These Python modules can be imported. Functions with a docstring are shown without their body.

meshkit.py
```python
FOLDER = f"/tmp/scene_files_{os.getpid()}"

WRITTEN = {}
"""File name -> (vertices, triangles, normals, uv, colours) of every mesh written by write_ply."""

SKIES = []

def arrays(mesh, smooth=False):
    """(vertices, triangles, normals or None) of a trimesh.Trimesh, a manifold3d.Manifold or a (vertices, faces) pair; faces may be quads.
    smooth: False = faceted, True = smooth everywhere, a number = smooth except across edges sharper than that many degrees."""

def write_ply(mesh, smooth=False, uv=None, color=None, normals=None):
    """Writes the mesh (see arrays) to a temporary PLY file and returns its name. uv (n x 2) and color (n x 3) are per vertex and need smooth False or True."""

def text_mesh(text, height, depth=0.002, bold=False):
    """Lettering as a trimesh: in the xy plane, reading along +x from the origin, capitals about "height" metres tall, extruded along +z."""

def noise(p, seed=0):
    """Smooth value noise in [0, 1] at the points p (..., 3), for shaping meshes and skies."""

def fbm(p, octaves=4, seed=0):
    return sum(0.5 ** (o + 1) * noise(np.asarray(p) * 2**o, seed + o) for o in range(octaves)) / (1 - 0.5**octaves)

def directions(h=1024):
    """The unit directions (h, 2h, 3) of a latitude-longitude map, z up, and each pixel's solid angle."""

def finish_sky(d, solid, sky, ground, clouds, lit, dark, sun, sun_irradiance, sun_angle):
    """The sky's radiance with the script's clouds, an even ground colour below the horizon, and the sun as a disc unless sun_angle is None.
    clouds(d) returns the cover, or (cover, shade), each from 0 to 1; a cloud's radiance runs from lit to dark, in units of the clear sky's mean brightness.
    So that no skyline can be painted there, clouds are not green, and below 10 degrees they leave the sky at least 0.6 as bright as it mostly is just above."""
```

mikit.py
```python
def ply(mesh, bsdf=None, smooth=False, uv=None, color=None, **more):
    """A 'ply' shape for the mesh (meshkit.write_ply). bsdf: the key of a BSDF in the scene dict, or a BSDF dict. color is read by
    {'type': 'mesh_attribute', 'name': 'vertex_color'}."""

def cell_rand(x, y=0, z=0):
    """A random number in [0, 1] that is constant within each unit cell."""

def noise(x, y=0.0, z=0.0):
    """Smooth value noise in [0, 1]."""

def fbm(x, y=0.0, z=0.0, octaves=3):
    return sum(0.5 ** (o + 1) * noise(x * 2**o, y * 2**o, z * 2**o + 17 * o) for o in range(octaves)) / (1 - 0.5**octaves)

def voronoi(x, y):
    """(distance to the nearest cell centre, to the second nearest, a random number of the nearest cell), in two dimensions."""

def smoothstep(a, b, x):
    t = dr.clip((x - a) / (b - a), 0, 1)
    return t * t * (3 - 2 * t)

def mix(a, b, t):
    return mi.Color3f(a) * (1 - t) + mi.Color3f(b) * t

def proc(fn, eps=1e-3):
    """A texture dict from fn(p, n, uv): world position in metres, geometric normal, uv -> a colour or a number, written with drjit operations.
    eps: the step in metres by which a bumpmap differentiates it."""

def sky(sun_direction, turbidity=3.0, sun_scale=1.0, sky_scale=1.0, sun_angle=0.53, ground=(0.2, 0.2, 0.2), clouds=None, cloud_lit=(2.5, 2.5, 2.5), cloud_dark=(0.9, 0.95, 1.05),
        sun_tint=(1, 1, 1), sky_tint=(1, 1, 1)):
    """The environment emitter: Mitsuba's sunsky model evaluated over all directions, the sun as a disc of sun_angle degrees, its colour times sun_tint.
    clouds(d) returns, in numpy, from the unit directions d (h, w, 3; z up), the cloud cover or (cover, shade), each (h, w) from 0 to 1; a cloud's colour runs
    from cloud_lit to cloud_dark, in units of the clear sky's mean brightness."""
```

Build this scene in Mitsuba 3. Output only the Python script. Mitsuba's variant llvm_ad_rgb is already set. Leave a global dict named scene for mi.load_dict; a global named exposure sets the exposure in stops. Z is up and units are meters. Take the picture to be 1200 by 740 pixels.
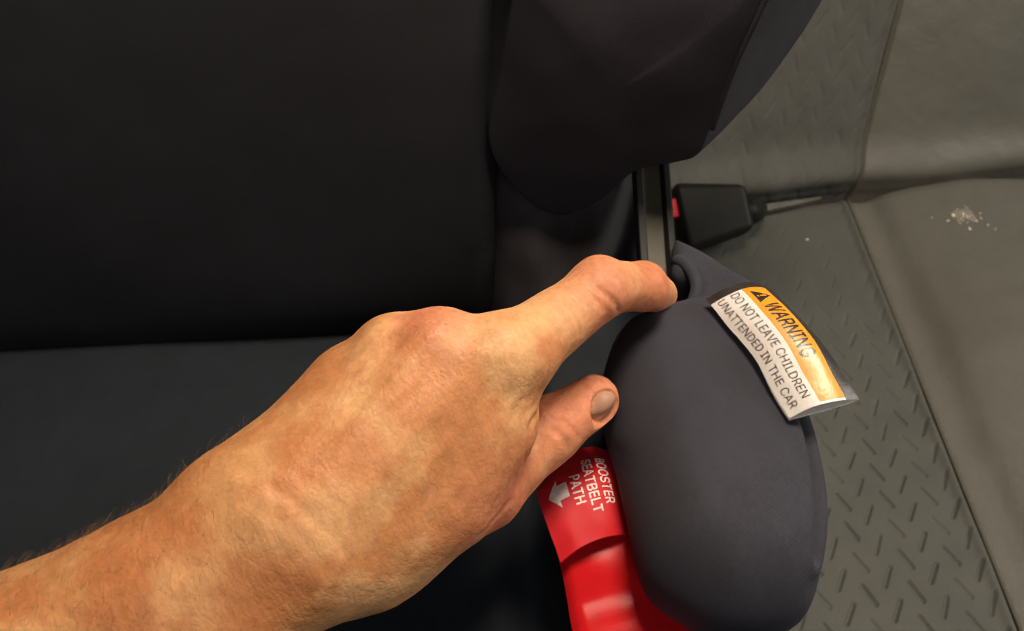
import math
import numpy as np
import trimesh
import shapely
import drjit as dr
import mitsuba as mi
import mikit
import meshkit
from mikit import noise, fbm, voronoi, smoothstep, mix
from scipy.spatial import cKDTree

rng = np.random.default_rng(7)
scene, labels = {}, {}

# ---------------------------------------------------------------- camera, lamps, exposure
T = mi.ScalarTransform4f
scene['camera'] = {'type': 'thinlens', 'fov': 61.93, 'fov_axis': 'x', 'near_clip': 0.01, 'far_clip': 20.0,
                   'aperture_radius': 0.0010, 'focus_distance': 0.31,
                   'to_world': T().look_at(origin=[0, 0, 0.44], target=[0, 0.69466, -0.27934], up=[0.0698, 0.7176, 0.6930])}
exposure = 0.0


def lamp(key, center, target, radius, rgb):
    scene[key] = {'type': 'disk', 'to_world': T().look_at(origin=list(center), target=list(target), up=[0.0, 0.3, 0.9]) @ T().scale(radius),
                  'bsdf': {'type': 'diffuse', 'reflectance': {'type': 'rgb', 'value': [0.6, 0.6, 0.6]}},
                  'emitter': {'type': 'area', 'radiance': {'type': 'rgb', 'value': list(rgb)}}}


lamp('unseen_cabin_lamp', (0.12, 0.235, 0.80), (0.06, 0.22, 0.15), 0.10, (49, 41, 32))  # out of view overhead, placed to light the hand and armrest
lamp('added_fill_lamp', (0.05, -1.35, 1.35), (0.05, 0.3, 0.1), 0.30, (6.0, 5.8, 5.5))  # added fill behind the camera, lifts the shaded front faces
lamp('unseen_side_lamp', (1.35, 0.26, 0.95), (0.2, 0.3, 0.05), 0.26, (15.0, 14.2, 12.6))  # out of view on the right, placed to rake across the cushion strokes
labels['unseen_side_lamp'] = {'label': 'round unseen lamp out of view on the right, lighting cushion and pad side', 'category': 'lamp'}
labels['unseen_cabin_lamp'] = {'label': 'round warm unseen cabin lamp, out of view above the seat', 'category': 'lamp'}
labels['added_fill_lamp'] = {'label': 'round dim fill lamp added behind the camera', 'category': 'lamp'}


# ---------------------------------------------------------------- materials
def rgb(*v):
    return {'type': 'rgb', 'value': list(v)}


def mat(key, d):
    scene[key] = {'type': 'twosided', 'bsdf': d}
    return key


def weave(s, amp):
    # knit cloth: small dimples in rows
    k = 2 * math.pi / s
    return lambda p, n, uv: amp * (dr.sin(k * (p.x + 0.5 * p.z)) * dr.sin(k * (p.y + 0.7 * p.z + 0.3 * p.x)) + 0.9 * fbm(p.x * 260, p.y * 260, p.z * 260))


def cloth_colour(c, var=0.18, lint=0.0, s=0.0):
    def f(p, n, uv):
        v = 1 + var * (fbm(p.x * 55, p.y * 55, p.z * 55) - 0.5) * 2 + var * 0.9 * (noise(p.x * 900, p.y * 900, p.z * 900) - 0.5)
        if s:
            k = 2 * math.pi / s
            v = v * (1 + 0.10 * dr.sin(k * (p.x + 0.5 * p.z)) * dr.sin(k * (p.y + 0.7 * p.z + 0.3 * p.x)))
        o = mi.Color3f(*c) * v
        if lint:
            o = o + lint * smoothstep(0.955, 0.985, noise(p.x * 420, p.y * 420, p.z * 420))
        return o
    return mikit.proc(f)


def cloth(key, c, s=0.0015, amp=0.00012, rough=0.85, sheen=0.4, var=0.18, lint=0.0):
    return mat(key, {'type': 'bumpmap', 'arbitrary': mikit.proc(weave(s, amp), eps=2e-4), 'scale': 1.0,
                     'bsdf': {'type': 'principled', 'base_color': cloth_colour(c, var, lint, s), 'roughness': rough, 'specular': 0.3, 'sheen': sheen, 'sheen_tint': 0.4}})


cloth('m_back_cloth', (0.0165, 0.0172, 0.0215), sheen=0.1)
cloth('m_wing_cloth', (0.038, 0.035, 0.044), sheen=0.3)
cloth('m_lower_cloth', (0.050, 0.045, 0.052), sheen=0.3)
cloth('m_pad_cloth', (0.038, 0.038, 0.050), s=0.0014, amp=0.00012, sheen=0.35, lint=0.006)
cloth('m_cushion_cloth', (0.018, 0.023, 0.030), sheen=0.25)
cloth('m_car_panel', (0.087, 0.088, 0.079), s=0.0016, amp=0.00010, rough=0.62, sheen=0.2, var=0.10)
mat('m_car_plain', {'type': 'bumpmap', 'arbitrary': mikit.proc(lambda p, n, uv: 0.00022 * fbm(p.x * 420, p.y * 420, p.z * 420) + 0.0011 * fbm(p.x * 55, p.y * 40, p.z * 55), eps=4e-4), 'scale': 1.0,
                    'bsdf': {'type': 'principled', 'base_color': cloth_colour((0.110, 0.107, 0.093), 0.08), 'roughness': 0.52, 'specular': 0.45}})
mat('m_seam', {'type': 'principled', 'base_color': rgb(0.085, 0.08, 0.062), 'roughness': 0.7, 'specular': 0.3})
mat('m_black_plastic', {'type': 'principled', 'base_color': mikit.proc(lambda p, n, uv: mi.Color3f(0.012, 0.012, 0.011) * (0.8 + 0.5 * fbm(p.x * 90, p.y * 90, p.z * 90))), 'roughness': 0.55, 'specular': 0.3})
mat('m_buckle', {'type': 'principled', 'base_color': mikit.proc(lambda p, n, uv: mi.Color3f(0.010, 0.010, 0.009) * (0.8 + 0.5 * fbm(p.x * 150, p.y * 150, p.z * 150))), 'roughness': 0.5, 'specular': 0.2})
mat('m_grey_plastic', {'type': 'principled', 'base_color': rgb(0.075, 0.070, 0.052), 'roughness': 0.5, 'specular': 0.4})
mat('m_red_plastic', {'type': 'principled', 'base_color': mikit.proc(lambda p, n, uv: mi.Color3f(0.60, 0.012, 0.016) * (0.9 + 0.2 * fbm(p.x * 70, p.y * 70, p.z * 70))), 'roughness': 0.22, 'specular': 0.07, 'clearcoat': 0.0, 'clearcoat_gloss': 0.9})
mat('m_red_button', {'type': 'principled', 'base_color': rgb(0.62, 0.012, 0.02), 'roughness': 0.4})
mat('m_red_tag', {'type': 'bumpmap', 'arbitrary': mikit.proc(lambda p, n, uv: 0.00005 * dr.sin(p.x * 6000) * dr.sin(p.y * 6000) + 0.0004 * fbm(p.x * 120, p.y * 120, p.z * 120), eps=2e-4), 'scale': 1.0,
                  'bsdf': {'type': 'principled', 'base_color': rgb(0.60, 0.014, 0.022), 'roughness': 0.5, 'specular': 0.4}})
mat('m_tag_print', {'type': 'principled', 'base_color': mikit.proc(lambda p, n, uv: mi.Color3f(0.80, 0.70, 0.66) * (0.75 + 0.4 * fbm(p.x * 900, p.y * 900, p.z * 900))), 'roughness': 0.6})


def satin(key, c, rough=0.36):
    mat(key, {'type': 'bumpmap', 'arbitrary': mikit.proc(lambda p, n, uv: 0.0003 * fbm(p.x * 130, p.y * 130, p.z * 130) + 0.00003 * noise(p.x * 1500, p.y * 1500, p.z * 1500), eps=2e-4), 'scale': 1.0,
              'bsdf': {'type': 'principled', 'base_color': rgb(*c), 'roughness': rough, 'specular': 0.7, 'clearcoat': 1.0, 'clearcoat_gloss': 0.35}})


satin('m_label_white', (0.80, 0.77, 0.73))
satin('m_label_orange', (0.85, 0.29, 0.010))
satin('m_label_black', (0.022, 0.017, 0.017))
mat('m_crumb', {'type': 'principled', 'base_color': rgb(0.75, 0.70, 0.6), 'roughness': 0.35, 'specular': 0.6})
mat('m_smear', {'type': 'principled', 'base_color': rgb(0.21, 0.195, 0.155), 'roughness': 0.4, 'specular': 0.5})
mat('m_nail', {'type': 'principled', 'base_color': mikit.proc(lambda p, n, uv: mix((0.36, 0.18, 0.11), (0.42, 0.24, 0.15), noise(p.x * 300, p.y * 300, p.z * 300))), 'roughness': 0.4, 'specular': 0.4})
mat('m_hair', {'type': 'principled', 'base_color': rgb(0.30, 0.17, 0.08), 'roughness': 0.4, 'specular': 0.5})

# finger ends and knuckles are redder than the back of the hand
RED_SPOTS = [((0.0293, 0.2018, 0.1831), 0.026), ((0.0129, 0.1898, 0.1826), 0.022), ((0.0541, 0.2289, 0.2092), 0.022), ((0.0315, 0.2140, 0.2296), 0.018), ((-0.0263, 0.1927, 0.2411), 0.012), ((-0.0073, 0.1558, 0.1873), 0.022)]


def skin_colour(p, n, uv):
    tan, pale, red = mi.Color3f(0.53, 0.218, 0.086), mi.Color3f(0.66, 0.355, 0.160), mi.Color3f(0.56, 0.182, 0.100)
    m = fbm(p.x * 60, p.y * 60, p.z * 60, 4)
    c = mix(tan, pale, smoothstep(0.36, 0.68, m))
    # light falling off towards the forearm, painted into the skin colour
    c = mix(c, c * mi.Color3f(0.88, 0.80, 0.74), smoothstep(-0.035, -0.095, p.x))
    r = mi.Float(0)
    for (q, s) in RED_SPOTS:
        d2 = dr.square(p.x - q[0]) + dr.square(p.y - q[1]) + dr.square(p.z - q[2])
        r = dr.maximum(r, dr.exp(-d2 / (s * s)))
    c = mix(c, red, 0.85 * r)
    # mottling and freckles
    c = c * (0.87 + 0.26 * fbm(p.x * 240, p.y * 240, p.z * 240, 3))
    a, b = p.x * 0.83 + p.z * 0.3, p.y * 0.8 - p.z * 0.45
    # fine skin lines and pores
    w1, w2 = 1.4 * (noise(p.x * 300, p.y * 300, p.z * 300) - 0.5), 1.4 * (noise(p.x * 300 + 7, p.y * 300, p.z * 300) - 0.5)
    l1, l2, lw = voronoi((a + b) * 430 + w1, (b - a) * 300 + w2)
    c = c * (1 - 0.07 * smoothstep(0.22, 0.0, l2 - l1)) * (0.95 + 0.10 * lw)
    c = c * (0.94 + 0.12 * noise(p.x * 1300, p.y * 1300, p.z * 1300))
    d, _, w = voronoi(a * 330, b * 330)
    f = smoothstep(0.30, 0.12, d) * smoothstep(0.70, 0.9, w)
    c = c * (1 - 0.13 * f * mi.Color3f(0.55, 0.9, 1.0))
    return c


def skin_bump(p, n, uv):
    a, b = p.x * 0.83 + p.z * 0.35, p.y * 0.80 - p.z * 0.5
    wx, wy = fbm(p.x * 300, p.y * 300, p.z * 300) - 0.5, fbm(p.x * 300 + 9, p.y * 300, p.z * 300) - 0.5
    d1, d2, _ = voronoi(a * 640 + wx, b * 640 + wy)
    e1, e2, _ = voronoi((a + b) * 250 + 1.6 * wx, (b - a) * 170 + 1.6 * wy)
    return 0.000045 * dr.minimum(d2 - d1, 0.35) / 0.35 + 0.00006 * dr.minimum(e2 - e1, 0.25) / 0.25 + 0.00004 * noise(p.x * 1400, p.y * 1400, p.z * 1400) + 0.0003 * fbm(p.x * 170, p.y * 170, p.z * 170)


mat('m_skin', {'type': 'bumpmap', 'arbitrary': mikit.proc(skin_bump, eps=2.5e-4), 'scale': 1.0,
               'bsdf': {'type': 'principled', 'base_color': mikit.proc(skin_colour), 'roughness': 0.5, 'specular': 0.33, 'sheen': 0.25, 'sheen_tint': 0.8}})


# ---------------------------------------------------------------- helpers
def A(*pts):
    return np.array(pts, float)


def add(key, mesh, bsdf, smooth=35, uv=None):
    scene[key] = mikit.ply(mesh, bsdf, smooth=smooth, uv=uv)
    return key


def smin(a, b, k):
    h = np.maximum(k - np.abs(a - b), 0) / k
    return np.minimum(a, b) - h * h * k * 0.25


def smax(a, b, k):
    return -smin(-a, -b, k)


def capsule(p, a, b, ra, rb):
    a, b = np.asarray(a, np.float32), np.asarray(b, np.float32)
    ba = b - a
    t = np.clip(((p - a) @ ba) / (ba @ ba), 0, 1)
    return np.linalg.norm(p - a - t[:, None] * ba, axis=1) - (ra + (rb - ra) * t)


def ball(p, c, r):
    return np.linalg.norm(p - np.asarray(c, np.float32), axis=1) - r


def polygon_distance(pts, xy):
    # signed distance to a closed polygon, negative inside
    e0, e1 = pts, np.roll(pts, -1, 0)
    d2, inside = np.full(len(xy), 1e9), np.zeros(len(xy), bool)
    for a, b in zip(e0, e1):
        ba, pa = b - a, xy - a
        t = np.clip((pa @ ba) / (ba @ ba), 0, 1)
        d2 = np.minimum(d2, ((pa - t[:, None] * ba) ** 2).sum(1))
        c = (a[1] > xy[:, 1]) != (b[1] > xy[:, 1])
        xx = (b[0] - a[0]) * (xy[:, 1] - a[1]) / (b[1] - a[1] + 1e-12) + a[0]
        inside ^= c & (xy[:, 0] < xx)
    return np.where(inside, -1, 1) * np.sqrt(d2)


def closed_curve(pts, n, smooth=True):
    pts = np.asarray(pts, float)
    if smooth:
        out, m = [], len(pts)
        for i in range(m):
            p0, p1, p2, p3 = pts[i - 1], pts[i], pts[(i + 1) % m], pts[(i + 2) % m]
            for t in np.linspace(0, 1, 8, endpoint=False):
                out.append(0.5 * (2 * p1 + (p2 - p0) * t + (2 * p0 - 5 * p1 + 4 * p2 - p3) * t * t + (3 * p1 - p0 - 3 * p2 + p3) * t ** 3))
        pts = np.array(out)
    q = np.vstack([pts, pts[:1]])
    s = np.r_[0, np.cumsum(np.linalg.norm(np.diff(q, axis=0), axis=1))]
    u = np.linspace(0, s[-1], n, endpoint=False)
    return np.stack([np.interp(u, s, q[:, k]) for k in range(q.shape[1])], 1)


def open_curve(pts, n):
    pts = np.asarray(pts, float)
    P = np.vstack([2 * pts[0] - pts[1], pts, 2 * pts[-1] - pts[-2]])
    out = []
    for i in range(1, len(P) - 2):
        p0, p1, p2, p3 = P[i - 1:i + 3]
        for t in np.linspace(0, 1, 12, endpoint=False):
            out.append(0.5 * (2 * p1 + (p2 - p0) * t + (2 * p0 - 5 * p1 + 4 * p2 - p3) * t * t + (3 * p1 - p0 - 3 * p2 + p3) * t ** 3))
    out.append(pts[-1])
    q = np.array(out)
    s = np.r_[0, np.cumsum(np.linalg.norm(np.diff(q, axis=0), axis=1))]
    u = np.linspace(0, s[-1], n)
    return np.stack([np.interp(u, s, q[:, k]) for k in range(3)], 1)


def surface_nets(fn, lo, hi, h):
    lo, hi = np.array(lo, float), np.array(hi, float)
    n = np.ceil((hi - lo) / h).astype(int) + 1
    ax = [lo[k] + h * np.arange(n[k]) for k in range(3)]
    # coarse pass to skip empty space
    c = 5
    nc = (n + c - 1) // c
    cx = [lo[k] + h * (c * np.arange(nc[k]) + (c - 1) / 2) for k in range(3)]
    G = np.stack(np.meshgrid(*cx, indexing='ij'), -1).reshape(-1, 3).astype(np.float32)
    dc = fn(G)
    near = (np.abs(dc) < h * c * 1.25 + 0.004).reshape(nc)
    F = np.repeat(np.repeat(np.repeat(dc.reshape(nc), c, 0), c, 1), c, 2)[:n[0], :n[1], :n[2]].copy()
    M = np.repeat(np.repeat(np.repeat(near, c, 0), c, 1), c, 2)[:n[0], :n[1], :n[2]]
    idx = np.argwhere(M)
    pts = (lo + idx * h).astype(np.float32)
    val = np.concatenate([fn(pts[i:i + 1500000]) for i in range(0, len(pts), 1500000)])
    F[idx[:, 0], idx[:, 1], idx[:, 2]] = val
    S = F < 0
    cell = np.zeros(n - 1, int)
    for a in (0, 1):
        for b in (0, 1):
            for d in (0, 1):
                cell += S[a:n[0] - 1 + a, b:n[1] - 1 + b, d:n[2] - 1 + d]
    act = np.argwhere((cell > 0) & (cell < 8))
    vid = -np.ones(n - 1, int)
    vid[act[:, 0], act[:, 1], act[:, 2]] = np.arange(len(act))
    acc, cnt = np.zeros((len(act), 3)), np.zeros(len(act))
    cor = np.array([[a, b, d] for a in (0, 1) for b in (0, 1) for d in (0, 1)])
    for i in range(8):
        for j in range(i + 1, 8):
            if np.abs(cor[i] - cor[j]).sum() != 1:
                continue
            A0, B0 = act + cor[i], act + cor[j]
            fa, fb = F[A0[:, 0], A0[:, 1], A0[:, 2]], F[B0[:, 0], B0[:, 1], B0[:, 2]]
            x = (fa < 0) != (fb < 0)
            t = np.where(x, fa / np.where(x, fa - fb, 1), 0)
            acc += np.where(x[:, None], A0 + t[:, None] * (cor[j] - cor[i]), 0)
            cnt += x
    V = lo + h * acc / cnt[:, None]
    faces = []
    for k in range(3):
        u, w = (k + 1) % 3, (k + 2) % 3
        sl0, sl1 = [slice(None)] * 3, [slice(None)] * 3
        sl0[k], sl1[k] = slice(0, n[k] - 1), slice(1, n[k])
        X = np.argwhere(S[tuple(sl0)] != S[tuple(sl1)])
        X = X[(X[:, u] > 0) & (X[:, w] > 0) & (X[:, u] < n[u] - 1) & (X[:, w] < n[w] - 1)]
        flip = S[X[:, 0], X[:, 1], X[:, 2]]
        eu, ew = np.eye(3, dtype=int)[u], np.eye(3, dtype=int)[w]
        q = [vid[tuple((X - o).T)] for o in (eu + ew, ew, eu * 0, eu)]
        Q = np.stack(q, 1)
        Q[~flip] = Q[~flip][:, ::-1]
        faces.append(Q)
    Q = np.vstack(faces)
    Fc = np.vstack([Q[:, [0, 1, 2]], Q[:, [0, 2, 3]]])
    return V, Fc


def project(fn, V, it=3):
    V = V.astype(np.float32)
    e = 4e-4
    for _ in range(it):
        f = fn(V)
        g = np.stack([(fn(V + o) - fn(V - o)) / (2 * e) for o in np.eye(3, dtype=np.float32) * e], 1)
        V = V - np.clip(f, -0.003, 0.003)[:, None] * g / np.maximum((g * g).sum(1), 0.2)[:, None]
    return V.astype(float)


def sdf_mesh(fn, lo, hi, h, subdivide=0):
    V, Fc = surface_nets(fn, lo, hi, h)
    m = trimesh.Trimesh(V, Fc, process=False)
    for _ in range(subdivide):
        v, f = trimesh.remesh.subdivide(m.vertices, m.faces)
        m = trimesh.Trimesh(v, f, process=True)
    return trimesh.Trimesh(project(fn, np.array(m.vertices)), m.faces, process=False)


def slab(P, drop):
    # closed solid from a grid of points P (n, m, 3) and its copy moved by drop
    n, m = P.shape[:2]
    V = np.vstack([P.reshape(-1, 3), (P + np.asarray(drop)).reshape(-1, 3)])
    i = np.arange(n * m).reshape(n, m)
    q = np.stack([i[:-1, :-1], i[1:, :-1], i[1:, 1:], i[:-1, 1:]], -1).reshape(-1, 4)
    N = n * m
    quads = [q, q[:, ::-1] + N]
    for ring in (i[:, 0][::-1], i[:, -1], i[0, :], i[-1, :][::-1]):
        a, b = ring[:-1], ring[1:]
        quads.append(np.stack([a, b, b + N, a + N], 1)[:, ::-1])
    Q = np.vstack(quads)
    t = trimesh.Trimesh(V, np.vstack([Q[:, [0, 1, 2]], Q[:, [0, 2, 3]]]), process=False)
    if t.volume < 0:
        t.invert()
    return t


def tube(path, r, seg=10, closed=False):
    path = np.asarray(path, float)
    n = len(path)
    tg = np.gradient(path, axis=0)
    tg /= np.linalg.norm(tg, axis=1, keepdims=True)
    up = np.array([0.13, 0.21, 0.97])
    V = []
    r = np.broadcast_to(r, n)
    for i in range(n):
        a = np.cross(tg[i], up)
        a /= np.linalg.norm(a)
        b = np.cross(tg[i], a)
        th = np.arange(seg) / seg * 2 * np.pi
        V.append(path[i] + r[i] * (np.cos(th)[:, None] * a + np.sin(th)[:, None] * b))
    V = np.vstack(V + [path[:1], path[-1:]])
    Fc = []
    for i in range(n - 1):
        for j in range(seg):
            a, b, c, d = i * seg + j, i * seg + (j + 1) % seg, (i + 1) * seg + (j + 1) % seg, (i + 1) * seg + j
            Fc += [[a, b, c], [a, c, d]]
    for j in range(seg):
        Fc += [[n * seg, (j + 1) % seg, j], [n * seg + 1, (n - 1) * seg + j, (n - 1) * seg + (j + 1) % seg]]
    t = trimesh.Trimesh(V, Fc, process=False)
    if t.volume < 0:
        t.invert()
    return t


def rounded_box(size, r, center=(0, 0, 0), rot=None, seg=4):
    import manifold3d as m3
    sx, sy, sz = [s / 2 - r for s in size]
    s = m3.Manifold.sphere(r, 4 * seg)
    b = m3.Manifold.batch_hull([s.translate((a * sx, c * sy, d * sz)) for a in (-1, 1) for c in (-1, 1) for d in (-1, 1)])
    mm = b.to_mesh()
    t = trimesh.Trimesh(np.array(mm.vert_properties[:, :3], float), np.array(mm.tri_verts), process=False)
    if rot is not None:
        t.vertices = t.vertices @ np.asarray(rot).T
    t.vertices = t.vertices + np.asarray(center)
    return t


def frame(x, zhint):
    x = np.asarray(x, float) / np.linalg.norm(x)
    y = np.cross(zhint, x)
    y /= np.linalg.norm(y)
    return np.stack([x, y, np.cross(x, y)], 1)      # columns


def smooth_noise(P, f, seed=0, octaves=3):
    return meshkit.fbm(np.asarray(P) * f + 50, octaves, seed) - 0.5


# ================================================================ CAR BENCH SEAT
labels['car_seat'] = {'label': 'worn olive grey car bench seat with embossed centre panel and plain smooth outer panel', 'category': 'car seat'}
E0, E1 = np.array([0.2744, 0.5343]), np.array([0.2487, 0.1749])       # the seam between embossed and plain cloth


def edge_x(y):
    return E1[0] + (E0[0] - E1[0]) * (y - E1[1]) / (E0[1] - E1[1])


def crack_y(x):
    return 0.529 + 0.0888 * (x - 0.2041) - 0.02 * np.maximum(x - 0.33, 0)


def chevrons(u, v, depth=0.0014, pu=0.0250, pv=0.0190, ang=27.0, L=0.0142, W=0.0026, jit=1.0):
    # pressed-in short strokes, leaning left and right in alternate columns
    out = np.zeros_like(u)
    for col, (off, sgn) in enumerate(((0.0, 1), (0.5, -1))):
        a = u / pu + off
        iu = np.round(a)
        du = (a - iu) * pu
        b = v / pv + (0.5 if col else 0.0)
        for dv_ in (-1, 0, 1):
            iv = np.round(b) + dv_
            dv = (b - iv) * pv
            k = np.sin(iu * 12.9 + iv * 78.2 + col * 3.1) * 43758.5
            k = k - np.floor(k)
            t = math.radians(ang) * sgn + (k - 0.5) * 0.16 * jit
            s, c = np.sin(t), np.cos(t)
            along = -du * s + dv * c
            across = du * c + dv * s
            d = np.hypot(np.maximum(np.abs(along) - (L - W) / 2, 0), across)
            out = np.minimum(out, -depth * (0.75 + 0.5 * k) * (np.exp(-(d / (0.5 * W)) ** 2) - 0.30 * np.exp(-((d - 0.95 * W) / (0.45 * W)) ** 2)))
    return out


def back_roll(y, x, r=0.018):
    # the cushion rolls down into the crack
    e = np.clip(crack_y(x) - y, 0, r)
    return -(r - np.sqrt(np.maximum(r * r - (r - e) ** 2, 0)))


# embossed cushion panel: u = distance to the left of the seam
U = np.r_[np.linspace(0, 0.24, 370), np.linspace(0.245, 0.62, 40)]
Vv = np.linspace(0.10, 1.0, 600)
uu, vv = np.meshgrid(U, Vv, indexing='ij')
yy = 0.05 + (0.5345 - 0.05) * (vv - 0.10) / 0.9
xx = edge_x(yy) - uu
yy = yy + (crack_y(xx) - 0.5345) * np.clip((yy - 0.3) / 0.2345, 0, 1)
lip = 0.0022 * np.exp(-((uu - 0.003) / 0.0035) ** 2) - 0.0025 * np.exp(-(uu / 0.0016) ** 2)
zz = chevrons(uu - 0.0085, yy) * np.clip((uu - 0.002) / 0.002, 0, 1) * np.clip((0.50 - yy) / 0.22, 0.16, 1) + lip
P = np.stack([xx, yy, zz], -1)
zz = zz + 0.004 * smooth_noise(P * [1, 1, 0], 14, 3, 2) + back_roll(yy, xx) * 0.9
P = np.stack([xx, yy, zz], -1)
add('car_seat__cushion_panel', slab(P[::-1], (0, 0, -0.09)), 'm_car_panel', smooth=50)

# plain cushion bolster right of the seam
U = np.r_[0.0008, np.linspace(0.002, 0.06, 60), np.linspace(0.063, 0.42, 110)]
Vv = np.linspace(0.05, 0.5355, 240)
uu, yy = np.meshgrid(U, Vv, indexing='ij')
xx = edge_x(yy) + uu
yy = yy + (crack_y(xx) - 0.5345) * np.clip((yy - 0.3) / 0.2345, 0, 1)
zz = -0.0022 * np.exp(-(uu / 0.002) ** 2) + 0.016 * (1 - np.exp(-(uu / 0.035) ** 1.4)) * (0.25 + 0.75 * np.clip((0.53 - yy) / 0.16, 0, 1)) - 0.0040 * np.exp(-((uu - 0.016) / 0.011) ** 2)
zz = zz + 0.014 * smooth_noise(np.stack([xx, yy, 0 * xx], -1), 11, 5, 2) * np.clip(uu / 0.05, 0, 1) + back_roll(yy, xx)
zz = zz - 0.002 * np.exp(-((uu - 0.035 - 0.25 * (0.29 - yy)) / 0.006) ** 2) * np.exp(-((yy - 0.24) / 0.05) ** 2)
P = np.stack([xx, yy, zz], -1)
add('car_seat__cushion_bolster', slab(P, (0, 0, -0.09)), 'm_car_plain', smooth=50)
Yp = np.linspace(0.05, 0.525, 60)
add('car_seat__seam_piping', tube(np.stack([edge_x(Yp) + 0.0006, Yp, 0.0003 + 0 * Yp - 0.0002], 1), 0.0011, 8), 'm_seam', smooth=True)

# back rest, leaning back 20 degrees
B0, B1 = (0.2739, 0.5314, 0.0040), (0.3204, 0.6300, 0.1142)
tanr = math.tan(math.radians(20))


def backrest(u, s):
    # u: distance right of the seam, s: height along the rest
    t = s / 0.26
    x = B0[0] + (B1[0] - B0[0]) * t * 0.92 + u
    z = s - 0.045
    y = crack_y(x) + 0.006 - 0.010 * np.exp(-((z - 0.016) / 0.013) ** 2) + np.maximum(z, 0) * tanr
    return x, y, z


U = np.r_[np.linspace(-0.40, -0.22, 25), np.linspace(-0.215, -0.0006, 220)]
S = np.linspace(0, 0.45, 280)
uu, ss = np.meshgrid(U, S, indexing='ij')
xx, yy, zz = backrest(uu, ss)
dep = chevrons(-uu - 0.0085, ss, depth=0.0006) + 0.0018 * np.exp(-((uu + 0.003) / 0.003) ** 2) - 0.004 * np.exp(-(uu / 0.0016) ** 2)
dep = dep + 0.009 * smooth_noise(np.stack([xx, zz * 0.5, 0 * xx], -1), 22, 9, 3)
yy = yy - dep * 0.94
zz = zz + dep * 0.34
P = np.stack([xx, yy, zz], -1)
add('car_seat__backrest_panel', slab(P, (0, 0.08, 0.0)), 'm_car_panel', smooth=50)
U = np.r_[np.linspace(0.0006, 0.05, 50), np.linspace(0.055, 0.40, 60)]
uu, ss = np.meshgrid(U, S[::2], indexing='ij')
xx, yy, zz = backrest(uu, ss)
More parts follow.
